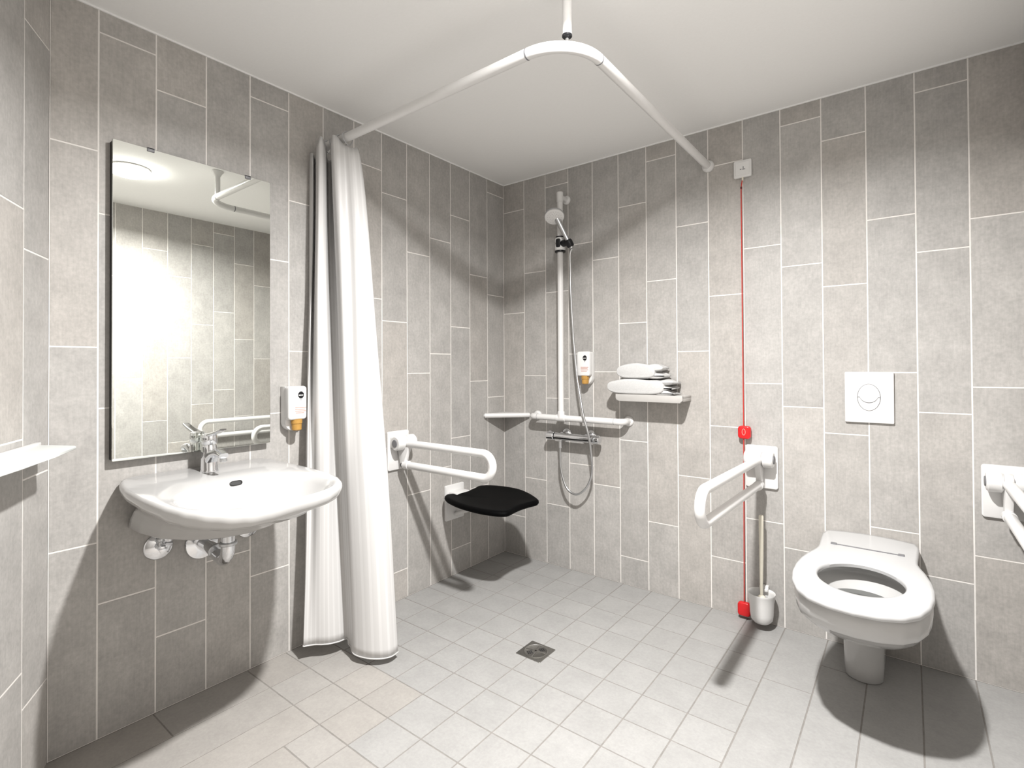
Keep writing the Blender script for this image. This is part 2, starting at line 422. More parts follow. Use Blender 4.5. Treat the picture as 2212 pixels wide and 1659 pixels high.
def mixr(A, B, f): return [(a[0]*(1-f)+b[0]*f, a[1]*(1-f)+b[1]*f) for a, b in zip(A, B)]
def scl(A, c, s): return [(max(0.0, c[0]+(x-c[0])*s), c[1]+(y-c[1])*s) for x, y in A]
def lift(A, z): return [(x, y, z) for x, y in A]
ci = (0.412, YB)
cd = (0.33, YB)
rs = [lift(scl(Bt, (0.0, YB), 0.96), .607), lift(Bt, .613), lift(mixr(Bt, scl(O, C0, .90), .18), .645), lift(mixr(Bt, scl(O, C0, .90), .50), .680),
      lift(scl(O, C0, .885), .710), lift(scl(O, C0, .955), .718), lift(scl(O, C0, .985), .727), lift(O, .740), lift(scl(O, C0, .998), .750), lift(scl(O, C0, .985), .7575), lift(scl(O, C0, .962), .760),
      lift(mixr(scl(O, C0, .962), scl(Ia, ci, 1.05), .5), .7592), lift(scl(Ia, ci, 1.05), .757), lift(Ia, .752), lift(scl(Ia, ci, .95), .735), lift(mixr(scl(Ia, ci, .86), scl(Ia, cd, .86), .3), .700),
      lift(mixr(scl(Ia, ci, .7), scl(Ia, cd, .7), .6), .668), lift(scl(Ia, cd, .42), .650), lift(scl(Ia, cd, .13), .645)]
bm = bmesh.new(); rings(bm, rs)
for v in bm.verts:
    if v.co.z > .75 and v.co.x < .10: v.co.z += .009*min(1.0, (.10-v.co.x)/.05)*min(1.0, max(0.0, (.245-abs(v.co.y-YB))/.05))
for v in bm.verts:
    if v.co.z > .70: v.co.z -= .012*min(1.0, max(0.0, v.co.x-.05)/.59)
basin = link('basin', bm, CERAMIC, t, 60)
bm = bmesh.new()
ovl = [(0.2465 + 0.0035*math.sin(a), YB + 0.004 + 0.019*(abs(math.cos(a))**0.6)*math.copysign(1, math.cos(a)), .7525+0.0075*math.sin(a)) for a in [2*PI*k/24 for k in range(24)]]
# slot cut into the rear slope of the bowl
n = Vector((0.90, 0, 0.43)).normalized(); uu = Vector((0, 1, 0)); vv = n.cross(uu)
cc = Vector((0.2505, YB+.008, .7435))
def slot(r, off): return [cc + n*off + uu*(r*0.019*(abs(math.cos(a))**0.5)*math.copysign(1, math.cos(a))) + vv*(r*0.0075*(abs(math.sin(a))**0.8)*math.copysign(1, math.sin(a))) for a in [2*PI*k/28 for k in range(28)]]
rings(bm, [slot(1.0, -0.004), slot(1.0, 0.0022), slot(.86, 0.003), slot(.8, 0.001)])
link('overflow_hole', bm, MBACK, t)
bm = bmesh.new(); lathe(bm, [(0.030, 0), (0.030, 0.003), (0.024, 0.005), (0.018, 0.003)], (cd[0], YB, .6452)); link('drain_ring', bm, CHROME, t)

t = thing('basin_tap', 'chrome single lever mixer tap standing on the back of the washbasin', 'tap', (.078, YB, .760))
bm = bmesh.new(); lathe(bm, [(.027, -.0005), (.0275, .004), (.0255, .010), (.0245, .05), (.0235, .082), (.0215, .090)], (.078, YB, .760)); link('body', bm, CHROME, t)
bm = bmesh.new()
sp = catmull([(.085, YB, .800), (.115, YB, .822), (.150, YB, .830), (.185, YB, .823)], 6)
def flat(bm, P, wy, hz):
    rr = []
    for i, p in enumerate(P):
        a = P[max(0, i-1)]; b = P[min(len(P)-1, i+1)]; T = (b-a).normalized(); s = Vector((0, 1, 0)); nn = T.cross(s)
        f = i/(len(P)-1); w_, h_ = wy[0]+(wy[1]-wy[0])*f, hz[0]+(hz[1]-hz[0])*f
        rr.append([p + s*(w_*(abs(math.cos(q))**0.6)*math.copysign(1, math.cos(q))) + nn*(h_*(abs(math.sin(q))**0.6)*math.copysign(1, math.sin(q))) for q in [2*PI*k/24 for k in range(24)]])
    rings(bm, rr)
flat(bm, sp, (.020, .014), (.017, .008)); link('spout', bm, CHROME, t)
bm = bmesh.new(); cyl(bm, (.182, YB, .815), (.182, YB, .804), .011); link('aerator', bm, CHROMED, t)
bm = bmesh.new()
lathe(bm, [(.0215, .0915), (.0235, .094), (.0235, .118), (.021, .124), (.012, .127)], (.078, YB, .760))
flat(bm, catmull([(.080, YB, .880), (.110, YB, .887), (.150, YB, .897), (.178, YB, .906)], 6), (.017, .011), (.007, .003)); link('lever', bm, CHROME, t)

t = thing('waste_trap', 'chrome waste pipe bending into a round wall rosette under the washbasin', 'drain pipe', (0, -1.668, .506))
bm = bmesh.new(); cyl(bm, (.215, YB, .6065), (.215, YB, .585), .030); cyl(bm, (.215, YB, .585), (.215, YB, .555), .020); link('drain_collar', bm, CHROME, t)
bm = bmesh.new(); cyl(bm, (.215, YB, .556), (.215, YB, .546), .0265); link('coupling_nut', bm, CHROMED, t)
bm = bmesh.new(); cyl(bm, (.128, -1.672, .506), (.118, -1.671, .507), .0245); link('coupling_nut', bm, CHROMED, t)
bm = bmesh.new()
tube(bm, [(.215, YB, .548)] + arc((.165, YB, .540), .050, 0, -PI/2*.8, (1, 0, 0), (0, 0, 1), 10) + [(.14, -1.673, .497), (.10, -1.670, .505), (.004, -1.668, .506)], .0205, 20); link('bend_pipe', bm, CHROME, t)
bm = bmesh.new(); lathe(bm, [(.0515, .0), (.0525, .003), (.050, .007), (.028, .011), (.0205, .012)], (0, -1.668, .506), (1, 0, 0)); link('rosette', bm, CHROME, t)
def angle_valve(y, z, label):
    t = thing('angle_valve', label, 'valve', (0, y, z), 0, 'angle valves under the washbasin')
    bm = bmesh.new(); lathe(bm, [(.0405, .0), (.0415, .003), (.0390, .0055), (.014, .0085), (.011, .009)], (0, y, z), (1, 0, 0)); link('rosette', bm, CHROME, t)
    bm = bmesh.new(); cyl(bm, (.006, y, z), (.036, y, z), .0085); cyl(bm, (.022, y, z), (.022, y, z+.022), .007); lathe(bm, [(.009, 0), (.011, .002), (.011, .010), (.009, .012)], (.022, y, z+.020)); link('valve_body', bm, CHROMED, t)
    bm = bmesh.new(); lathe(bm, [(.008, 0), (.0125, .0015), (.0130, .006), (.0125, .011), (.008, .013)], (.034, y, z), (1, 0, 0), 6); link('valve_knob', bm, CHROME, t)
    bm = bmesh.new(); s = 1 if y > YB else -1
    tube(bm, catmull([(.022, y, z+.031), (.022, y-.002*s, z+.045), (.026, y-.010*s, z+.062), (.034, y-.026*s, z+.0755)], 6), .0058, 12); link('supply_hose', bm, GREY, t)
angle_valve(-1.797, .530, 'chrome angle valve left of the waste pipe under the washbasin')
angle_valve(-1.513, .527, 'chrome angle valve right of the waste pipe under the washbasin')

# ------------------------------------------------------------------ soap dispensers
def dispenser(tf, loc, label):
    t = thing('soap_dispenser', label, 'soap dispenser', loc, 0, 'wall soap dispensers')
    bm = bmesh.new()
    # back cradle with a rounded foot
    cr = [(-.033, .062), (.033, .062), (.033, -.075)] + [(.033*math.cos(a), -.075+.033*math.sin(a)) for a in [-PI*k/12 for k in range(1, 12)]] + [(-.033, -.075)]
    prism(bm, cr, 0.0, 0.036, 0.004, 2, tf); link('cradle', bm, PLASTIC, t)
    bm = bmesh.new(); prism(bm, rrect(.075, .128, .012), 0.036, 0.070, 0.007, 3, tf); body = link('cover', bm, PLASTIC, t)
    bm = bmesh.new(); lathe(bm, [(.021, 0), (.021, .016), (.019, .017), (.0185, .040), (.012, .044)], tf @ Vector((.004, -.063, .052)), (0, 0, -1), 24); link('soap_bottle', bm, AMBER, t)
    # print on the front: dark round emblem with a pale band, tail, pale lines
    e = 0.0702
    bm = bmesh.new(); hexa = [(.012+.0125*math.cos(PI/8+PI/4*k), .030+.0145*math.sin(PI/8+PI/4*k)) for k in range(8)]
    prism(bm, hexa, e-.0006, e+.0002, 0, 1, tf); em = link('emblem', bm, BLACKP, t, 0)
    bm = bmesh.new()
    for x in (.005, .0095, .014, .0185): prism(bm, [(x-.0016, .0272), (x+.0016, .0272), (x+.0016, .0312), (x-.0016, .0312)], e, e+.0004, 0, 1, tf)
    link('emblem_band', bm, PLASTIC, em, 0)
    bm = bmesh.new(); prism(bm, [(.0075, .0150), (.0105, .0085), (.0135, .0085), (.0165, .0150)], e-.0006, e+.0002, 0, 1, tf); link('drop_mark', bm, LGREY, t, 0)
    bm = bmesh.new()
    for k, (x0, x1) in enumerate(((-.012, .033), (-.012, .028), (-.012, .032), (-.010, .024))):
        y = -.018-.0068*k; prism(bm, [(x0, y-.0016), (x1, y-.0016), (x1, y+.0016), (x0, y+.0016)], e-.0006, e+.0002, 0, 1, tf)
    link('print_lines', bm, PINK, t, 0)
dispenser(on_left(-1.356, .9685), (0, -1.356, .9685), 'white soap dispenser with dark emblem between mirror and curtain')
dispenser(on_back(.578, 1.115), (.578, 0, 1.115), 'white soap dispenser with dark emblem beside the shower hose')

# ------------------------------------------------------------------ curtain rail and curtain
ZR, RX, RY, RR = 2.016, 1.202, -1.204, 0.0165
t = thing('curtain_rail', 'white L-shaped shower curtain rail hung from the ceiling', 'curtain rail', (RX, RY, ZR))
RC = 0.150
bm = bmesh.new(); tube(bm, [(.012, RY, ZR), (.5, RY, ZR), (RX-RC-.004, RY, ZR)], RR, 20); link('rail', bm, COATED, t)
bm = bmesh.new(); tube(bm, [(RX, RY+RC+.004, ZR), (RX, -.6, ZR), (RX, -.012, ZR)], RR, 20); link('rail', bm, COATED, t)
bm = bmesh.new(); tube(bm, arc((RX-RC, RY+RC, ZR), RC, -PI/2, 0, (1, 0, 0), (0, 1, 0), 18), RR, 20); link('corner_bend', bm, COATED, t)
for a, b in (((RX-RC-.0045, RY, ZR), (RX-RC+.0005, RY, ZR)), ((RX, RY+RC-.0005, ZR), (RX, RY+RC+.0045, ZR))):
    bm = bmesh.new(); cyl(bm, a, b, RR+.0004, 24, .0003); link('joint_ring', bm, GREY, t)
bm = bmesh.new(); lathe(bm, [(.027, 0), (.0275, .004), (.025, .012), (.0185, .020)], (RX, 0, ZR), (0, -1, 0)); link('wall_flange', bm, COATED, t)
bm = bmesh.new(); lathe(bm, [(.027, 0), (.0275, .004), (.025, .012), (.0185, .020)], (0, RY, ZR), (1, 0, 0)); link('wall_flange', bm, COATED, t)
pc = (RX-RC+RC*.7071, RY+RC-RC*.7071)
bm = bmesh.new(); cyl(bm, (pc[0], pc[1], ZR+.036), (pc[0], pc[1], H-.012), .0135, 24, .001); lathe(bm, [(.030, 0), (.031, .004), (.022, .014), (.0145, .03)], (pc[0], pc[1], H), (0, 0, -1)); link('ceiling_pole', bm, COATED, t)
bm = bmesh.new(); cyl(bm, (pc[0], pc[1], ZR+.029), (pc[0], pc[1], ZR+.037), .0145, 24, .002); link('pole_ring', bm, BLACKP, t)
bm = bmesh.new(); cyl(bm, (pc[0], pc[1], ZR+.010), (pc[0], pc[1], ZR+.032), .0055, 16); link('pole_screw', bm, CHROME, t)

CO = Vector((.10, -1.215)); CR_ = Vector((.555, .832)); CT = Vector((.832, -.555))
top_st = [(-.100, -.060, 1.958), (-.094, -.040, 1.968), (-.083, -.018, 1.962), (-.076, -.055, 1.955), (-.066, .030, 1.985), (-.050, .052, 2.006), (-.034, .020, 1.982), (-.028, -.055, 1.960), (-.012, -.045, 1.962), (-.014, .045, 2.006),
          (.004, .066, 2.010), (.035, .052, 1.985), (.062, .058, 1.972), (.088, .035, 1.984), (.096, .010, 1.962)]
bot_st = [(-.105, .05), (-.113, .085), (-.112, .100), (-.095, .094), (-.070, .088), (-.045, .094), (-.020, .100), (.012, .092), (.040, .072), (.054, .092),
          (.066, .158), (.105, .198), (.150, .212), (.195, .208), (.225, .185)]
t = thing('shower_curtain', 'long white striped shower curtain gathered at the end of its rail', 'shower curtain', (.2, -1.24, .03))
bm = bmesh.new(); uvl = bm.loops.layers.uv.new('UVMap')
ctop = catmull(top_st, 8); cbot = catmull([(a, b, 0) for a, b in bot_st], 8)
NV = 64; grid = []
for j in range(NV+1):
    v = j/NV; row = []
    for i, (p, q) in enumerate(zip(ctop, cbot)):
        uu = i/(len(ctop)-1)
        e = v**(1.5-0.75*uu)
        s = p.x*(1-e) + q.x*e; d = p.y*(1-e) + q.y*e
        d += 0.006*math.sin(uu*46 + v*2.0)*math.sin(PI*min(1, v*1.4))*(1-0.5*v) + 0.004*math.sin(uu*21-v*5)*v
        s += 0.004*math.sin(v*7+uu*9)*math.sin(PI*v)
        zb = 0.045 + 0.018*(uu < .6) - 0.02*uu
        z = p.z*(1-v) + zb*v
        xy = CO + CR_*s + CT*d
        row.append(bm.verts.new((max(xy.x, 0.006), xy.y, z)))
    grid.append(row)
nu = len(ctop)-1
for j in range(NV):
    for i in range(nu):
        f = bm.faces.new((grid[j][i], grid[j][i+1], grid[j+1][i+1], grid[j+1][i]))
        for l, (a, b) in zip(f.loops, ((i, j), (i+1, j), (i+1, j+1), (i, j+1))): l[uvl].uv = (a/nu, 1-b/NV)
cl = link('fabric', bm, CURTAIN, t, 180)
so = cl.modifiers.new('thickness', 'SOLIDIFY'); so.thickness = 0.0012; so.offset = 0
# hem strip along the bottom edge
bm = bmesh.new(); uvl = bm.loops.layers.uv.new('UVMap')
edge = []
for q, i in zip(cbot, range(len(cbot))):
    uu = i/(len(cbot)-1); d = q.y + 0.004*math.sin(uu*21-5)+.0012; xy = CO + CR_*q.x + CT*d
    edge.append((xy.x, xy.y, 0.045 + 0.018*(uu < .6) - 0.02*uu))
tube(bm, edge, .0024, 8); link('hem', bm, CURTAIN, t)
for x in (.040, .085, .130, .172):
    bm = bmesh.new()
    lathe_pts = [(x + .004*math.sin(a*2), RY + .0235*math.sin(a), ZR - .006 + .0255*math.cos(a)) for a in [2*PI*k/28 for k in range(28)]]
    cpts = [Vector(p) for p in lathe_pts]; cpts.append(cpts[0].copy())
    tube(bm, cpts, .0022, 10, False); link('curtain_ring', bm, LGREY, t)

# ------------------------------------------------------------------ fold-down support rails
def support_rail(loc, rotz, length, label, spacing=.10, tilt=0.0):
    """built pointing along +x from a wall plate in the y-z plane, then turned"""
    t = thing('support_rail', label, 'grab bar', loc, rotz, 'fold-down support rails', local=True)
    tf = Matrix(((0, 0, 1, 0), (1, 0, 0, 0), (0, 1, 0, 0), (0, 0, 0, 1)))
    bm = bmesh.new(); prism(bm, rrect(.128, .182, .010), 0, .013, .004, 2, tf); link('wall_plate', bm, COATED, t)
    zt, zl = .036, .036-spacing
    bm = bmesh.new()
    cyl(bm, (.052, -.056, zt+.004), (.052, -.012, zt+.004), .034, 32, .006); cyl(bm, (.052, .012, zt+.004), (.052, .056, zt+.004), .034, 32, .006)
    box(bm, (.008, -.052, zt-.020), (.045, .052, zt+.030), .006)
    link('hinge_barrel', bm, COATED, t)
    for s in (-1, 1):
        bm = bmesh.new(); cyl(bm, (.052, s*.0555, zt+.004), (.052, s*.0595, zt+.004), .017, 24, .0015); link('hinge_cap', bm, GREY, t)
    bm = bmesh.new()
    prof = [(.012, zt+.030), (.060, zt+.036), (.090, zt+.024), (.094, zt-.016), (.066, zl+.022), (.062, zl-.012), (.036, zl-.012), (.030, zl+.02), (.014, zt-.030)]
    b2 = bmesh.new(); prism(b2, [(a, b) for a, b in prof], -.0115, .0115, .004, 2, Matrix(((1, 0, 0, 0), (0, 0, 1, 0), (0, 1, 0, 0), (0, 0, 0, 1)))); join(bm, b2)
    link('hinge_arm', bm, COATED, t)
    r = spacing/2; xe = length - r - .0165
    bm = bmesh.new()
    pts = [(.080, 0, zt), (.2, 0, zt), (xe, 0, zt)] + arc((xe, 0, zt-r), r, PI/2, -PI/2, (1, 0, 0), (0, 0, 1), 20)[1:] + [(.2, 0, zl), (.078, 0, zl)]
    pts = [Vector((p[0], p[1], p[2]+tilt*p[0])) for p in pts]
    tube(bm, pts, .0168, 20); link('handle_loop', bm, COATED, t)
    bm = bmesh.new(); cyl(bm, (.050, 0, zl), (.088, 0, zl), .0195, 24, .003); link('tube_socket', bm, COATED, t)
    bm = bmesh.new(); cyl(bm, (.040, 0, zl-.001), (.0505, 0, zl-.001), .0150, 20, .001); link('stop_washer', bm, BLACKP, t)
    return t
support_rail((0, -.818, .712), 0, .605, 'white folding support rail on the left wall beside the shower curtain')
support_rail((1.417, 0, .668), -PI/2, .850, 'white folding support rail on the back wall left of the toilet', .105, .020)
support_rail((2.181, 0, .668), -PI/2, .865, 'white folding support rail right of the toilet, cut by the photo edge', .105, .010)

# ------------------------------------------------------------------ shower seat
t = thing('shower_chair', 'black wall-mounted folding shower seat on a white bracket', 'shower seat', (0, -.44, .40))
bm = bmesh.new(); prism(bm, rrect(.138, .184, .008), 0, .016, .004, 2, on_left(-.440, .391)); link('wall_plate', bm, COATED, t)
sp_ = [(.044, -.549), (.095, -.580), (.185, -.611), (.274, -.626), (.362, -.628), (.433, -.614), (.471, -.594), (.479, -.570), (.471, -.519), (.466, -.464), (.470, -.404), (.479, -.350), (.468, -.318),
       (.429, -.287), (.352, -.239), (.252, -.199), (.142, -.200), (.066, -.229), (.034, -.268), (.048, -.324), (.064, -.397), (.062, -.458), (.039, -.494), (.026, -.520)]
sp_ = smooth_loop(sp_, 4)
bm = bmesh.new(); cs = (.26, -.41); NS = 120
SO = star(sp_, cs, NS)
def seat_ring(s, z): 
    return [(cs[0]+(x-cs[0])*s, cs[1]+(y-cs[1])*s, z + 0.010*((x-cs[0])*s/.22)**2*0 ) for x, y in SO]
rings(bm, [seat_ring(.90, .420), seat_ring(.975, .4225), seat_ring(1.0, .431), seat_ring(.995, .440), seat_ring(.965, .4465), seat_ring(.90, .4465), seat_ring(.80, .4435), seat_ring(.5, .440), seat_ring(.15, .439)])
link('seat_pad', bm, BLACK, t, 50)
bm = bmesh.new()
box(bm, (.012, -.490, .428), (.075, -.390, .452), .006); box(bm, (.05, -.475, .398), (.30, -.405, .4205), .006)
tube(bm, [(.014, -.44, .325), (.05, -.44, .34), (.22, -.44, .405)], .011, 14)
link('seat_bracket', bm, COATED, t)

# ------------------------------------------------------------------ corner shelf
t = thing('corner_shelf', 'small white triangular shelf in the shower corner', 'shelf', (.05, -.05, .82))
bm = bmesh.new()
ol = [(0, 0), (0, -.190)] + [(.190*k/12 + .004*math.sin(PI*k/12)*.7, -.190+.190*k/12 - .004*math.sin(PI*k/12)*.7) for k in range(1, 12)] + [(.190, 0)]
prism(bm, ol, .815, .833, .004, 2); link('shelf_board', bm, PLASTIC, t)
bm = bmesh.new(); tube(bm, [(.006, -.188, .823), (.099, -.098, .823), (.188, -.006, .823)], .0135, 16); link('front_bar', bm, COATED, t)

# ------------------------------------------------------------------ shower rail (T), hand shower, hose, mixer
XV, YV, ZH = .444, -.070, .825
t = thing('shower_rail', 'white T-shaped shower rail with a tall riser on the back wall', 'shower rail', (XV, 0, ZH))
bm = bmesh.new(); cyl(bm, (.292, YV, ZH), (.756, YV, ZH), .0165, 24, .001); link('cross_bar', bm, COATED, t)
for x, s in ((.246, -1), (.802, 1)):
    bm = bmesh.new(); tube(bm, [(x-s*.046, YV, ZH), (x-s*.028, YV, ZH)] + arc((x-s*.028, YV+.028, ZH), .028, -PI/2, 0, (s, 0, 0), (0, 1, 0), 8) + [(x, -.004, ZH)], .0165, 20)
    lathe(bm, [(.026, 0), (.0265, .004), (.024, .010), (.017, .014)], (x, 0, ZH), (0, -1, 0)); link('end_bracket', bm, COATED, t)
    bm = bmesh.new(); cyl(bm, (x-s*.0475, YV, ZH), (x-s*.0445, YV, ZH), .0168, 24, .0003); link('joint_ring', bm, LGREY, t)
bm = bmesh.new(); cyl(bm, (XV, YV, ZH+.036), (XV, YV, 1.985), .0155, 24, .001); link('riser', bm, COATED, t)
bm = bmesh.new(); cyl(bm, (XV, YV, ZH-.004), (XV, YV, ZH+.037), .0195, 24, .004); cyl(bm, (XV-.03, YV, ZH), (XV+.03, YV, ZH), .0188, 24, .003); link('tee_joint', bm, COATED, t)
bm = bmesh.new(); cyl(bm, (XV, YV, 1.982), (XV, YV, 2.040), .0180, 24, .004); tube(bm, [(XV, YV, 2.012), (XV, -.004, 2.012)], .0150, 20); lathe(bm, [(.024, 0), (.0245, .004), (.022, .010), (.016, .014)], (XV, 0, 2.012), (0, -1, 0)); link('top_bracket', bm, COATED, t)
# sliding holder
ZS = 1.757
bm = bmesh.new(); lathe(bm, [(.0235, -.036), (.0285, -.030), (.0285, -.004), (.0225, .006), (.0285, .016), (.0275, .030), (.020, .037)], (XV, YV, ZS)); sl = link('slider', bm, PLASTIC, t)
bm = bmesh.new(); lathe(bm, [(.0270, -.043), (.0288, -.041), (.0288, -.035), (.0235, -.0335)], (XV, YV, ZS)); link('slider_ring', bm, BLACKP, sl)
bm = bmesh.new(); lathe(bm, [(.0215, .035), (.0225, .037), (.0225, .042), (.0170, .044)], (XV, YV, ZS)); link('slider_ring', bm, BLACKP, sl)
bm = bmesh.new(); prism(bm, rrect(.026, .046, .009), 0, .010, .004, 2, Matrix.Translation((XV+.004, YV-.0225, ZS+.003)) @ Matrix.Rotation(math.radians(8), 4, 'Z') @ Matrix(((1, 0, 0, 0), (0, 0, -1, 0), (0, 1, 0, 0), (0, 0, 0, 1)))); link('slider_button', bm, BLACKP, sl)
HB = Vector((.516, -.098, 1.752))
bm = bmesh.new(); cyl(bm, (XV+.020, YV-.008, ZS), (HB.x-.004, HB.y+.004, ZS), .0185, 24, .005)
HC = Vector((.461, -.152, 1.889)); hn = Vector((.30, -.46, -.84)).normalized()
hd = (HC - hn*.022 - HB).normalized()
lathe(bm, [(.0145, -.026), (.0195, -.020), (.0205, .006), (.0165, .014)], HB, hd, 24); link('hand_shower_socket', bm, BLACKP, sl)

t = thing('hand_shower', 'white round hand shower head resting in the slider of the rail', 'shower head', HB)
HE = HC - hn*.022 - hd*.012
bm = bmesh.new(); tube(bm, catmull([HB-hd*.034, HB, HB+hd*.05, HB+hd*.09, HE], 5), [.0105]*5+[.0120]*5+[.0135]*5+[.0145]*6, 18); link('handle', bm, CHROMED, t)
bm = bmesh.new(); lathe(bm, [(.018, -.028), (.040, -.016), (.0515, -.004), (.0525, .002), (.0510, .006)], HC, hn, 40); link('head_shell', bm, LGREY, t)
bm = bmesh.new(); lathe(bm, [(.0505, .0055), (.0500, .0095), (.046, .0115), (.001, .0118)], HC, hn, 40); fc = link('spray_face', bm, PLASTIC, t)
bm = bmesh.new(); a1 = hn.cross(Vector((1, 0, 0))).normalized(); a2 = hn.cross(a1)
for rr_, nn_ in ((.012, 6), (.024, 12), (.036, 18)):
    for k in range(nn_):
        a = 2*PI*k/nn_; c = HC + hn*.0116 + (a1*math.cos(a)+a2*math.sin(a))*rr_; cyl(bm, c, c+hn*.0012, .0014, 8, .0003)
link('spray_nozzles', bm, LGREY, fc)
t = thing('shower_hose', 'long chrome shower hose hanging in a loop below the mixer', 'hose', (.45, -.075, .44))
hp = [HB-hd*.036, (.516, -.088, 1.690), (.511, -.077, 1.60), (.5095, -.075, 1.521), (.516, -.072, 1.374), (.526, -.072, 1.227), (.548, -.080, 1.057), (.578, -.096, .938), (.603, -.108, .845), (.632, -.106, .741), (.638, -.088, .609), (.626, -.076, .535),
      (.593, -.075, .471), (.538, -.075, .432), (.481, -.075, .456), (.446, -.073, .537), (.437, -.070, .622), (.437, -.068, .672)]
bm = bmesh.new(); tube(bm, catmull(hp, 8), .0058, 12); link('hose_tube', bm, CHROMED, t)
bm = bmesh.new(); cyl(bm, (.437, -.068, .664), (.437, -.068, .702), .0088, 18, .002); link('end_nut', bm, CHROME, t)
t = thing('shower_mixer', 'chrome thermostatic bar mixer on the back wall below the cross bar', 'mixer tap', (.51, 0, .725))
ZM, YM = .726, -.066
bm = bmesh.new(); cyl(bm, (.402, YM, ZM), (.622, YM, ZM), .0195, 28, .003); link('mixer_body', bm, CHROME, t)
for x0, x1 in ((.352, .398), (.626, .672)):
    bm = bmesh.new(); cyl(bm, (x0, YM, ZM), (x1, YM, ZM), .0225, 28, .004); box(bm, ((x0+x1)/2-.006, YM-.010, ZM+.018), ((x0+x1)/2+.006, YM+.010, ZM+.027), .003); link('mixer_knob', bm, CHROME, t)
    bm = bmesh.new(); cyl(bm, (min(x1, .624) if x0 < .5 else .6215, YM, ZM), (.4025 if x0 < .5 else x0+.0005, YM, ZM), .018, 24, .0005); link('knob_collar', bm, BLACKP, t)
for x in (.437, .587):
    bm = bmesh.new(); lathe(bm, [(.031, 0), (.0315, .004), (.026, .012), (.0155, .018), (.0155, .054)], (x, 0, ZM+.006), (0, -1, 0)); link('wall_union', bm, CHROME, t)
bm = bmesh.new(); cyl(bm, (.437, -.068, ZM-.012), (.437, -.068, ZM-.024), .0095, 18, .001); link('hose_outlet', bm, CHROME, t)

# ------------------------------------------------------------------ towel shelf and towels
t = thing('towel_shelf', 'short white wall shelf carrying two folded towels', 'shelf', (.95, 0, .95))
bm = bmesh.new(); box(bm, (.788, -.118, .955), (1.116, -.0005, .966), .003); link('shelf_board', bm, SATIN, t)
bm = bmesh.new()
lip = [(-.164, .018), (.164, .018), (.164, -.004), (.152, -.016), (-.146, -.016), (-.160, -.010), (-.164, 0.0)]
prism(bm, lip, .108, .122, .003, 2, on_back(.952, .949)); link('front_lip', bm, SATIN, t)
for s in (-1, 1):
    bm = bmesh.new(); sx = .952 + s*.158; box(bm, (sx-.005, -.110, .939), (sx+.005, -.0005, .956), .002); link('side_lip', bm, SATIN, t)
def towel(x0, x1, y0, y1, z0, z1, label, seed, layers):
    """a cloth folded over and over: one rounded fold at the left, crumpled layers at the right"""
    rnd = random.Random(seed)
    cx = (x0+x1)/2; zc = (z0+z1)/2; hh = (z1-z0)/2; hw = (x1-x0)/2
    t = thing('folded_towel', label, 'towel', (cx, (y0+y1)/2, z0), 0, 'folded towels on the wall shelf')
    def blob(xa, xb, za, zb, px, pz, ph, sag, n=44, NY=22, inset=0.0):
        bm = bmesh.new(); rs = []
        for j in range(NY+1):
            f = 0.5-0.5*math.cos(PI*j/NY); y = y0+inset+(y1-y0-2*inset)*f
            e = max(0.0, 1-abs(2*f-1)**7)**.5; k2 = .72+.28*e
            ring = []
            for k in range(n):
                a = 2*PI*k/n; c, s = math.cos(a), math.sin(a)
                x = (xa+xb)/2 + (xb-xa)/2*abs(c)**(px if c < 0 else px*.9)*math.copysign(1, c)*(.96+.04*e)
                z = (za+zb)/2 + (zb-za)/2*abs(s)**pz*math.copysign(1, s)*k2
                u = (x-xa)/(xb-xa)
                if s > 0: z += .0035*math.sin(x*38+ph+y*25) - sag*max(0.0, u-.55)
                x += .004*math.sin(y*60+ph+z*90)*max(0.0, u-.4)
                ring.append((x, y, max(z, z0)))
            rs.append(ring)
        rings(bm, rs); return bm
    link('folded_body', blob(x0, x1-.048, z0, z1, .50, .72, seed, .010), TOWEL, t, 180)
    for q in range(layers):
        za = z0 + (z1-z0)*(q+.06)/layers - .002; zb = z0 + (z1-z0)*(q+.86)/layers
        link('fold_edge', blob(x1-.105, x1 - .004 - .014*rnd.random(), max(z0, za), zb, .75, .95, seed+q*2.3, .010+.01*rnd.random(), 30, 16, .006+.004*rnd.random()), TOWEL, t, 180)
towel(.740, 1.080, -.122, -.006, .966, 1.040, 'larger white folded towel lying directly on the wall shelf', 3, 3)
towel(.790, 1.034, -.116, -.012, 1.042, 1.114, 'smaller white folded towel on top of the larger towel', 8, 2)

# ------------------------------------------------------------------ alarm pull cord
t = thing('alarm_pull_cord', 'white alarm switch with long red pull cord and two red pulls', 'alarm pull cord', (1.352, 0, 1.967))
bm = bmesh.new(); prism(bm, rrect(.073, .076, .006), 0, .014, .003, 2, on_back(1.352, 1.967)); pl_ = link('switch_plate', bm, PLASTIC, t)
bm = bmesh.new(); prism(bm, rrect(.056, .058, .004), .0138, .0162, .0008, 1, on_back(1.352, 1.967)); link('switch_insert', bm, PLASTIC, pl_)
bm = bmesh.new(); tf = on_back(1.352, 1.967)
cyl(bm, tf @ Vector((.004, .006, .016)), tf @ Vector((.004, .006, .0166)), .0024, 12, .0001)
for a, b in (((.0005, -.0055), (.012, -.0025)), ((-.010, -.004), (-.003, -.001)), ((.002, -.001), (.006, .003))):
    prism(bm, [(a[0], a[1]), (b[0], a[1]), (b[0], b[1]), (a[0], b[1])], .0160, .0166, 0, 1, tf)
link('pictogram', bm, GREY, pl_, 0)
YC = -.022
bm = bmesh.new(); lathe(bm, [(.004, 0), (.004, .008), (.0025, .018)], (1.352, -.010, 1.930), (0, 0, -1), 12); tube(bm, [(1.352, -.010, 1.915), (1.3485, -.014, 1.885), (1.3475, YC, 1.85)], .0016, 10); link('cord_nipple', bm, CREAM, t)
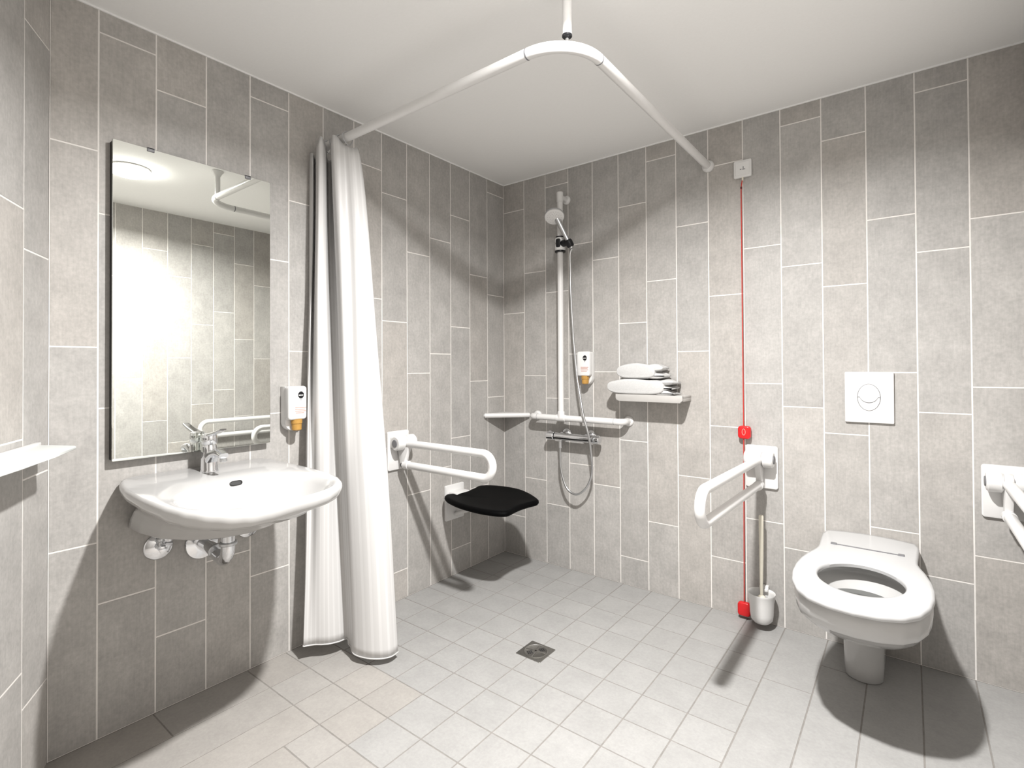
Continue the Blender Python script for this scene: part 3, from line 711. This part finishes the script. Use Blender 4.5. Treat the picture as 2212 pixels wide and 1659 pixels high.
bm = bmesh.new(); tube(bm, catmull([(1.3505, -.012, 1.915), (1.3475, -.018, 1.880), (1.3480, YC, 1.80), (1.3485, YC, 1.30), (1.349, YC, .82), (1.3475, YC, .50), (1.345, YC, .066)], 8), .0024, 10); link('cord', bm, REDC, t)
bm = bmesh.new(); lathe(bm, [(.001, -.006), (.004, -.004), (.004, .004), (.001, .006)], (1.3475, -.018, 1.882)); link('cord_knot', bm, principled('dark_red', (.12, .01, .01), .6), t)
def pull(x, z, s, mark):
    bm = bmesh.new(); prism(bm, rrect(.052, .056*s, .014, 6), -.012, .012, .006, 3, Matrix.Translation((x, YC, z)) @ Matrix(((1, 0, 0, 0), (0, 0, -1, 0), (0, 1, 0, 0), (0, 0, 0, 1))))
    p = link('pull_handle', bm, RED, t)
    if not mark: return
    bm = bmesh.new()
    pts = [(x-.001+.0065*math.cos(a), YC-.0122, z+.002+.013*math.sin(a)) for a in [2*PI*k/24 for k in range(25)]]
    tube(bm, pts, .0012, 8, False); link('oval_mark', bm, PINK, p)
pull(1.353, .812, 1.0, True); pull(1.345, .045, 1.05, False)

# ------------------------------------------------------------------ flush plate
t = thing('flush_plate', 'square white flush plate with an oval split button above the toilet', 'flush plate', (1.80, 0, .978))
tf = on_back(1.7995, .978)
bm = bmesh.new(); prism(bm, rrect(.156, .195, .004), 0, .012, .002, 2, tf); pl_ = link('plate', bm, PLASTIC, t)
ax, ay = .036, .050
bm = bmesh.new(); prism(bm, [(ax*1.05*math.cos(a), ay*1.04*math.sin(a)) for a in [2*PI*k/48 for k in range(48)]], .0116, .01225, 0, 1, tf); link('button_recess', bm, GREY, pl_, 0)
def smile(x, o): return o - .021*max(0.0, 1-(x/(.78*ax))**2)**.6
up_ = [(ax*math.cos(a), ay*math.sin(a)) for a in [PI*k/24 for k in range(25)]]
lowc = [(ax*(-1+2*k/24), smile(ax*(-1+2*k/24), .0015)) for k in range(1, 24)]
bm = bmesh.new(); prism(bm, [(x*.985, y*.985+.0008) for x, y in up_] + lowc, .0118, .0140, .0005, 1, tf); link('large_button', bm, PLASTIC, pl_)
dn = [(ax*.985*math.cos(a), ay*.985*math.sin(a)-.001) for a in [-PI*k/24 for k in range(1, 24)]]
lowr = [(ax*(-.98+1.96*k/24), smile(ax*(-.98+1.96*k/24), -.0012)) for k in range(25)]
bm = bmesh.new(); prism(bm, lowr + dn, .0118, .0136, .0005, 1, tf); link('small_button', bm, PLASTIC, pl_)

# ------------------------------------------------------------------ toilet
XT = 1.796
t = thing('toilet', 'white wall-hung toilet with open seat ring and no lid', 'toilet', (XT, -.2, 0))
hs = [(.150, .0), (.150, -.06), (.147, -.14), (.144, -.20), (.1445, -.235), (.151, -.27), (.164, -.32), (.176, -.39), (.1815, -.46), (.180, -.53), (.170, -.60), (.148, -.665), (.112, -.712), (.060, -.738)]
seat_poly = [(x, y) for x, y in hs] + [(0, -.746)] + [(-x, y) for x, y in reversed(hs)]
SCN = (0.0, -.470); NT = 128
ST = star(seat_poly, SCN, NT)
def tw(A, z): return [(XT+x, y, z) for x, y in A]
def el(c, a, b, z, n=NT): return [(XT + a*math.cos(2*PI*k/n), c + b*math.sin(2*PI*k/n), z) for k in range(n)]
def ssc(A, s): return [(SCN[0]+(x-SCN[0])*s, min(0.0, SCN[1]+(y-SCN[1])*s)) for x, y in A]
bm = bmesh.new()
HCY, HA, HBB = -.482, .1135, .140
rings(bm, [tw(ssc(ST, .985), .4215), tw(ssc(ST, 1.0), .427), tw(ssc(ST, 1.0), .434), tw(ssc(ST, .985), .4400), tw(ssc(ST, .94), .4425), [tuple(a+(b-a)*.47 for a, b in zip(p, q)) for p, q in zip(tw(ssc(ST, .94), .4425), el(HCY, HA*1.16, HBB*1.16, .4425))], el(HCY, HA*1.16, HBB*1.16, .4425), el(HCY, HA*1.05, HBB*1.05, .4405), el(HCY, HA, HBB, .434), el(HCY, HA*1.01, HBB*1.01, .424), el(HCY, HA*1.06, HBB*1.06, .4215)], close=True)
# slightly arched rear edge against the wall
for v in bm.verts:
    if v.co.y > -.16: v.co.z += 0.011*(1-((v.co.x-XT)/.155)**2)*(1+v.co.y/.16)
seat = link('toilet_seat', bm, SEATW, t, 50)
bm = bmesh.new(); box(bm, (XT-.096, -.1850, .4405), (XT+.096, -.1770, .4445), .0010)
for s in (-1, 1): box(bm, (XT+s*.100-.009, -.1885, .4395), (XT+s*.100+.009, -.1740, .4470), .0015)
link('seat_hinge', bm, GREY, seat)
bm = bmesh.new()
def bowl(w_, f, z, back=0.0):
    out = []
    for x, y in ST:
        yy = y*f/.746
        out.append((XT + x*w_/.1815, yy + back*(1 if yy > -.02 else 0), z))
    return out
prof = [(.060, .262, .135), (.072, .292, .163), (.092, .395, .200), (.122, .500, .240), (.150, .605, .290), (.166, .668, .325), (.1695, .690, .340), (.1745, .712, .352), (.1775, .724, .385), (.1775, .726, .414), (.174, .720, .4205)]
rs = [bowl(*p) for p in prof]
def inner(c, a, b, z): return el(c, a, b, z)
rs += [inner(-.478, .136, .180, .4205), inner(-.475, .139, .186, .412), inner(-.475, .140, .188, .394), inner(-.474, .136, .182, .387), inner(-.470, .118, .148, .362), inner(-.470, .110, .135, .350), inner(-.468, .103, .122, .335), inner(-.450, .066, .074, .274), inner(-.450, .02, .02, .268)]
rings(bm, rs); bw = link('bowl', bm, CERAMIC, t, 50)
bm = bmesh.new(); bm.faces.new([bm.verts.new(p) for p in el(-.470, .1095, .1345, .3492)]); link('bowl_water', bm, WATER, bw, 0)
bm = bmesh.new()
XF = 1.786
def foot(s, f, z):
    a = [(XF + s*math.cos(q), -f + s + s*math.sin(q), z) for q in [PI + PI*k/24 for k in range(25)]]
    return a + [(XF+s, -.004, z), (XF-s, -.004, z)]
rings(bm, [foot(.0555, .252, 0.0), foot(.058, .257, .004), foot(.0590, .259, .05), foot(.0605, .262, .12), foot(.062, .264, .172)])
link('pedestal', bm, CERAMIC, t, 50)

# ------------------------------------------------------------------ toilet brush
XB, YBR = 1.424, -.066
t = thing('brush_holder', 'white cup-shaped toilet brush holder fixed low on the back wall', 'brush holder', (XB, 0, .10))
bm = bmesh.new()
lathe(bm, [(.010, .026), (.030, .030), (.041, .042), (.045, .065), (.047, .11), (.0515, .143), (.0535, .149), (.0530, .152), (.0500, .150), (.0465, .140), (.0435, .11), (.040, .06), (.012, .045)], (XB, YBR, 0), (0, 0, 1), 40)
link('cup', bm, PLASTIC, t, 50)
bm = bmesh.new(); box(bm, (XB-.018, -.026, .105), (XB+.018, -.0005, .165), .005); box(bm, (XB+.004, -.040, .146), (XB+.018, -.014, .157), .003); link('wall_bracket', bm, PLASTIC, t)
t = thing('toilet_brush', 'cream handled toilet brush standing in its white holder', 'toilet brush', (XB, YBR, .06))
bm = bmesh.new(); tube(bm, [(XB, YBR, .135), (XB, YBR, .20), (XB+.001, YBR, .30), (XB+.001, YBR, .425), (XB+.001, YBR, .470), (XB+.001, YBR, .474)], [.0062, .0068, .0085, .0095, .0095, .0075], 16); link('handle', bm, CREAM, t)
bm = bmesh.new(); lathe(bm, [(.006, .142), (.014, .136), (.017, .128), (.010, .118)], (XB, YBR, 0)); link('handle_collar', bm, CREAM, t)
bm = bmesh.new(); lathe(bm, [(.010, .120), (.026, .112), (.030, .088), (.026, .066), (.008, .055)], (XB, YBR, 0)); br = link('bristles', bm, LGREY, t)
br['kind'] = 'stuff'

# ------------------------------------------------------------------ floor drain
t = thing('floor_drain', 'dark square metal floor drain set among the shower tiles', 'floor drain', (.768, -.778, 0))
bm = bmesh.new(); prism(bm, rrect(.112, .112, .004), -.003, .0016, .0006, 1, Matrix.Translation((.768, -.778, 0))); link('frame', bm, STEEL, t)
bm = bmesh.new(); lathe(bm, [(.0475, .0010), (.0475, .0030), (.0445, .0036), (.043, .0024), (.001, .0024)], (.768, -.778, 0), (0, 0, 1), 40)
for k in range(2):
    a = k*PI/2 + .2; d = Vector((math.cos(a), math.sin(a), 0)); p = Vector((-d.y, d.x, 0)); c = Vector((.768, -.778, .0028))
    b2 = bmesh.new(); box(b2, (-.042, -.004, -.0006), (.042, .004, .0010), .0005); join(bm, b2, Matrix.Translation(c) @ Matrix.Rotation(a, 4, 'Z'))
link('grate', bm, STEEL, t)
for sx in (-1, 1):
    bm = bmesh.new()
    for i in range(-1, 2):
        for j in range(-1, 2):
            a = .2 + PI/4; c = Vector((.768, -.778, .0025)) + Matrix.Rotation(a, 3, 'Z') @ Vector((sx*.025 + i*.0072, j*.0072, 0))
            cyl(bm, c, c+Vector((0, 0, .0006)), .0026, 8, .0001)
    link('drain_holes', bm, BLACKP, t)

# ------------------------------------------------------------------ glass shelf on the slanted wall
cpt = lambda d, off, z: Vector((0, -LA, z)) + CD*d + CN*off
t = thing('wall_shelf', 'frosted glass shelf on the left slanted wall at the photo edge', 'shelf', cpt(.3, 0, .9))
TW = Matrix(((CD.x, CN.x, 0, 0), (CD.y, CN.y, 0, -LA), (0, 0, 1, 0), (0, 0, 0, 1)))
bm = bmesh.new(); sh = [(.085, .0), (.112, .045), (.150, .106), (.162, .112), (.30, .114), (.46, .113), (.53, .106), (.60, .045), (.63, 0)]
prism(bm, sh, .894, .902, .002, 2, TW); link('glass_board', bm, FROST, t)
bm = bmesh.new(); b2 = bmesh.new(); box(b2, (.083, .0005, .897), (.632, .014, .908), .002); join(bm, b2, TW); link('wall_strip', bm, PLASTIC, t)
for d in (.108, .59):
    bm = bmesh.new(); b2 = bmesh.new(); box(b2, (d-.014, .0005, .862), (d+.014, .040, .8945), .004); join(bm, b2, TW); link('shelf_bracket', bm, COATED, t)

for o in list(bpy.data.objects):
    if '_local' in o: del o['_local']
